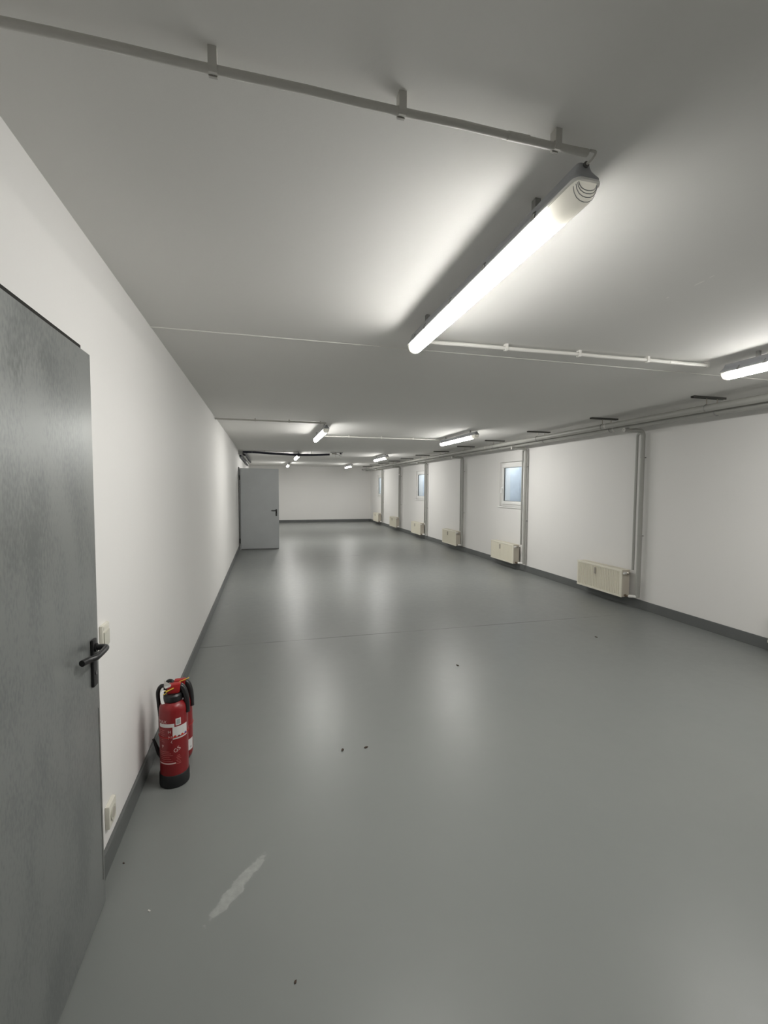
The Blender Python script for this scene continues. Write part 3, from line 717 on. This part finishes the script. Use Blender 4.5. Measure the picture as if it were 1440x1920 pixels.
def wall_pipe(dx, z, r, y0, y1, m, label, z1=None):
    t = thing('wall_pipe', (XL+dx, y0, z), label, 'pipe', 'dark pipes high on the left wall')
    z1 = z if z1 is None else z1
    bm = B(); tube(bm, [(0, 0, 0), (0, y1-y0, z1-z)], r, 12); obj('tube', bm, m, t, True)
    for k in range(3):
        f = .12+.36*k; y = (y1-y0)*f; zz = (z1-z)*f
        bm = B(); tube(bm, arc((0, y, zz), r+.003, 0, 2*PI, (1, 0, 0), (0, 0, 1), 14), .003, 6, cap=False)
        box(bm, -dx+.001, 0-r, y-.012, y+.012, zz-.005, zz+.005); obj('pipe_clamp', bm, M['zinc'], t, True)
    return t
wall_pipe(.035, 2.345, .024, 12.2, 17.2, M['blackpipe'], 'lowest black pipe along the left wall above the far door', 2.33)
wall_pipe(.085, 2.40, .025, 12.1, 17.0, M['zinc'], 'grey metal pipe along the left wall, between two dark ones')
wall_pipe(.145, 2.43, .028, 11.9, 16.8, M['blackpipe'], 'uppermost dark pipe along the left wall under the ceiling')
t = thing('pipe_manifold', (XL, 11.95, 2.40), 'dark pipe joint in the corner where the hose meets the left wall', 'pipe fitting')
bm = B(); tube(bm, arc((.15, .0, .0), .055, 0, 1.6*PI, (1, 0, 0), (0, .3, .9), 16), .020, 10); obj('bend', bm, M['black'], t, True)
bm = B(); box(bm, 0, .10, -.03, .03, -.04, .077, .004); obj('wall_plate', bm, M['zinc'], t)

# ---------------------------------------------------------------- small things lying on the floor
def crumb(name, x, y, size, m, label, cat, seed):
    rnd = random.Random(seed); bm = B(); n = 9
    r = bmesh.ops.create_icosphere(bm, subdivisions=2, radius=1)
    for v in bm.verts:
        k = 1+.45*(rnd.random()-.5)
        v.co = Vector((v.co.x*size*k*1.3, v.co.y*size*k*.7, (v.co.z*.32*k+.22)*size))
    mz = min(v.co.z for v in bm.verts)
    for v in bm.verts: v.co.z -= mz
    o = obj(name, bm, m, smooth=False); o.location = (x, y, 0); o.rotation_euler = (0, 0, rnd.random()*3); tag(o, label, cat); return o
crumb('dry_leaf_scrap', .569, 2.564, .010, M['debris'], 'dark brown scrap on the floor, right one of two lying side by side', 'debris', 1)
crumb('dry_leaf_scrap', .429, 2.571, .010, M['debris'], 'dark brown scrap on the floor, left one of two lying side by side', 'debris', 2)
crumb('dirt_crumb', 1.616, 3.592, .012, M['debris'], 'black crumb on the floor just before the long joint line', 'debris', 3)
crumb('dirt_crumb', 3.336, 3.941, .012, M['debris'], 'black crumb on the floor below the nearest whole radiator', 'debris', 4)
crumb('dirt_crumb', .079, 1.364, .005, M['debris'], 'tiny dark crumb at the bottom of the picture, right of the pale scuff', 'debris', 5)
crumb('dirt_crumb', -.576, 1.996, .0045, M['debris'], 'tiny black crumb beside the skirting near the steel door', 'debris', 6)
crumb('paint_chip', -.423, 1.740, .005, M['chip'], 'tiny pale chip on the floor left of the pale scuff', 'debris', 7)

# ---------------------------------------------------------------- world, camera, view
w = bpy.data.worlds.new('World'); S.world = w; w.use_nodes = True
bg = w.node_tree.nodes['Background']; bg.inputs['Color'].default_value = (.86, .93, 1, 1); bg.inputs['Strength'].default_value = 6.5

cam = bpy.data.cameras.new('camera'); co = bpy.data.objects.new('camera', cam); C.objects.link(co); S.camera = co
cam.sensor_fit = 'VERTICAL'; cam.sensor_height = 36; cam.sensor_width = 27; cam.lens = FL/1920*36; cam.clip_start = .05
cy_, sy_ = math.cos(YAW), math.sin(YAW); cp, sp_ = math.cos(PITCH), math.sin(PITCH); cr_, sr_ = math.cos(ROLL), math.sin(ROLL)
Yw = Matrix(((cy_, sy_, 0), (-sy_, cy_, 0), (0, 0, 1))); Pt = Matrix(((1, 0, 0), (0, cp, sp_), (0, -sp_, cp)))
Bs = Matrix(((1, 0, 0), (0, 0, 1), (0, -1, 0))); Rl = Matrix(((cr_, -sr_, 0), (sr_, cr_, 0), (0, 0, 1)))
Rm = Yw @ Pt @ Bs @ Rl
rot = Matrix((Rm.col[0], -Rm.col[1], -Rm.col[2])).transposed()
co.matrix_world = Matrix.Translation((0, 0, EYE)) @ rot.to_4x4()

S.view_settings.view_transform = 'Standard'; S.view_settings.look = 'None'; S.view_settings.gamma = 1; S.view_settings.exposure = 0.07
S.view_settings.use_curve_mapping = False
S.cycles.max_bounces = 10; S.cycles.diffuse_bounces = 6; S.cycles.glossy_bounces = 4
S.cycles.sample_clamp_indirect = 6
try:
    S.cycles.use_denoising = True
except Exception: pass
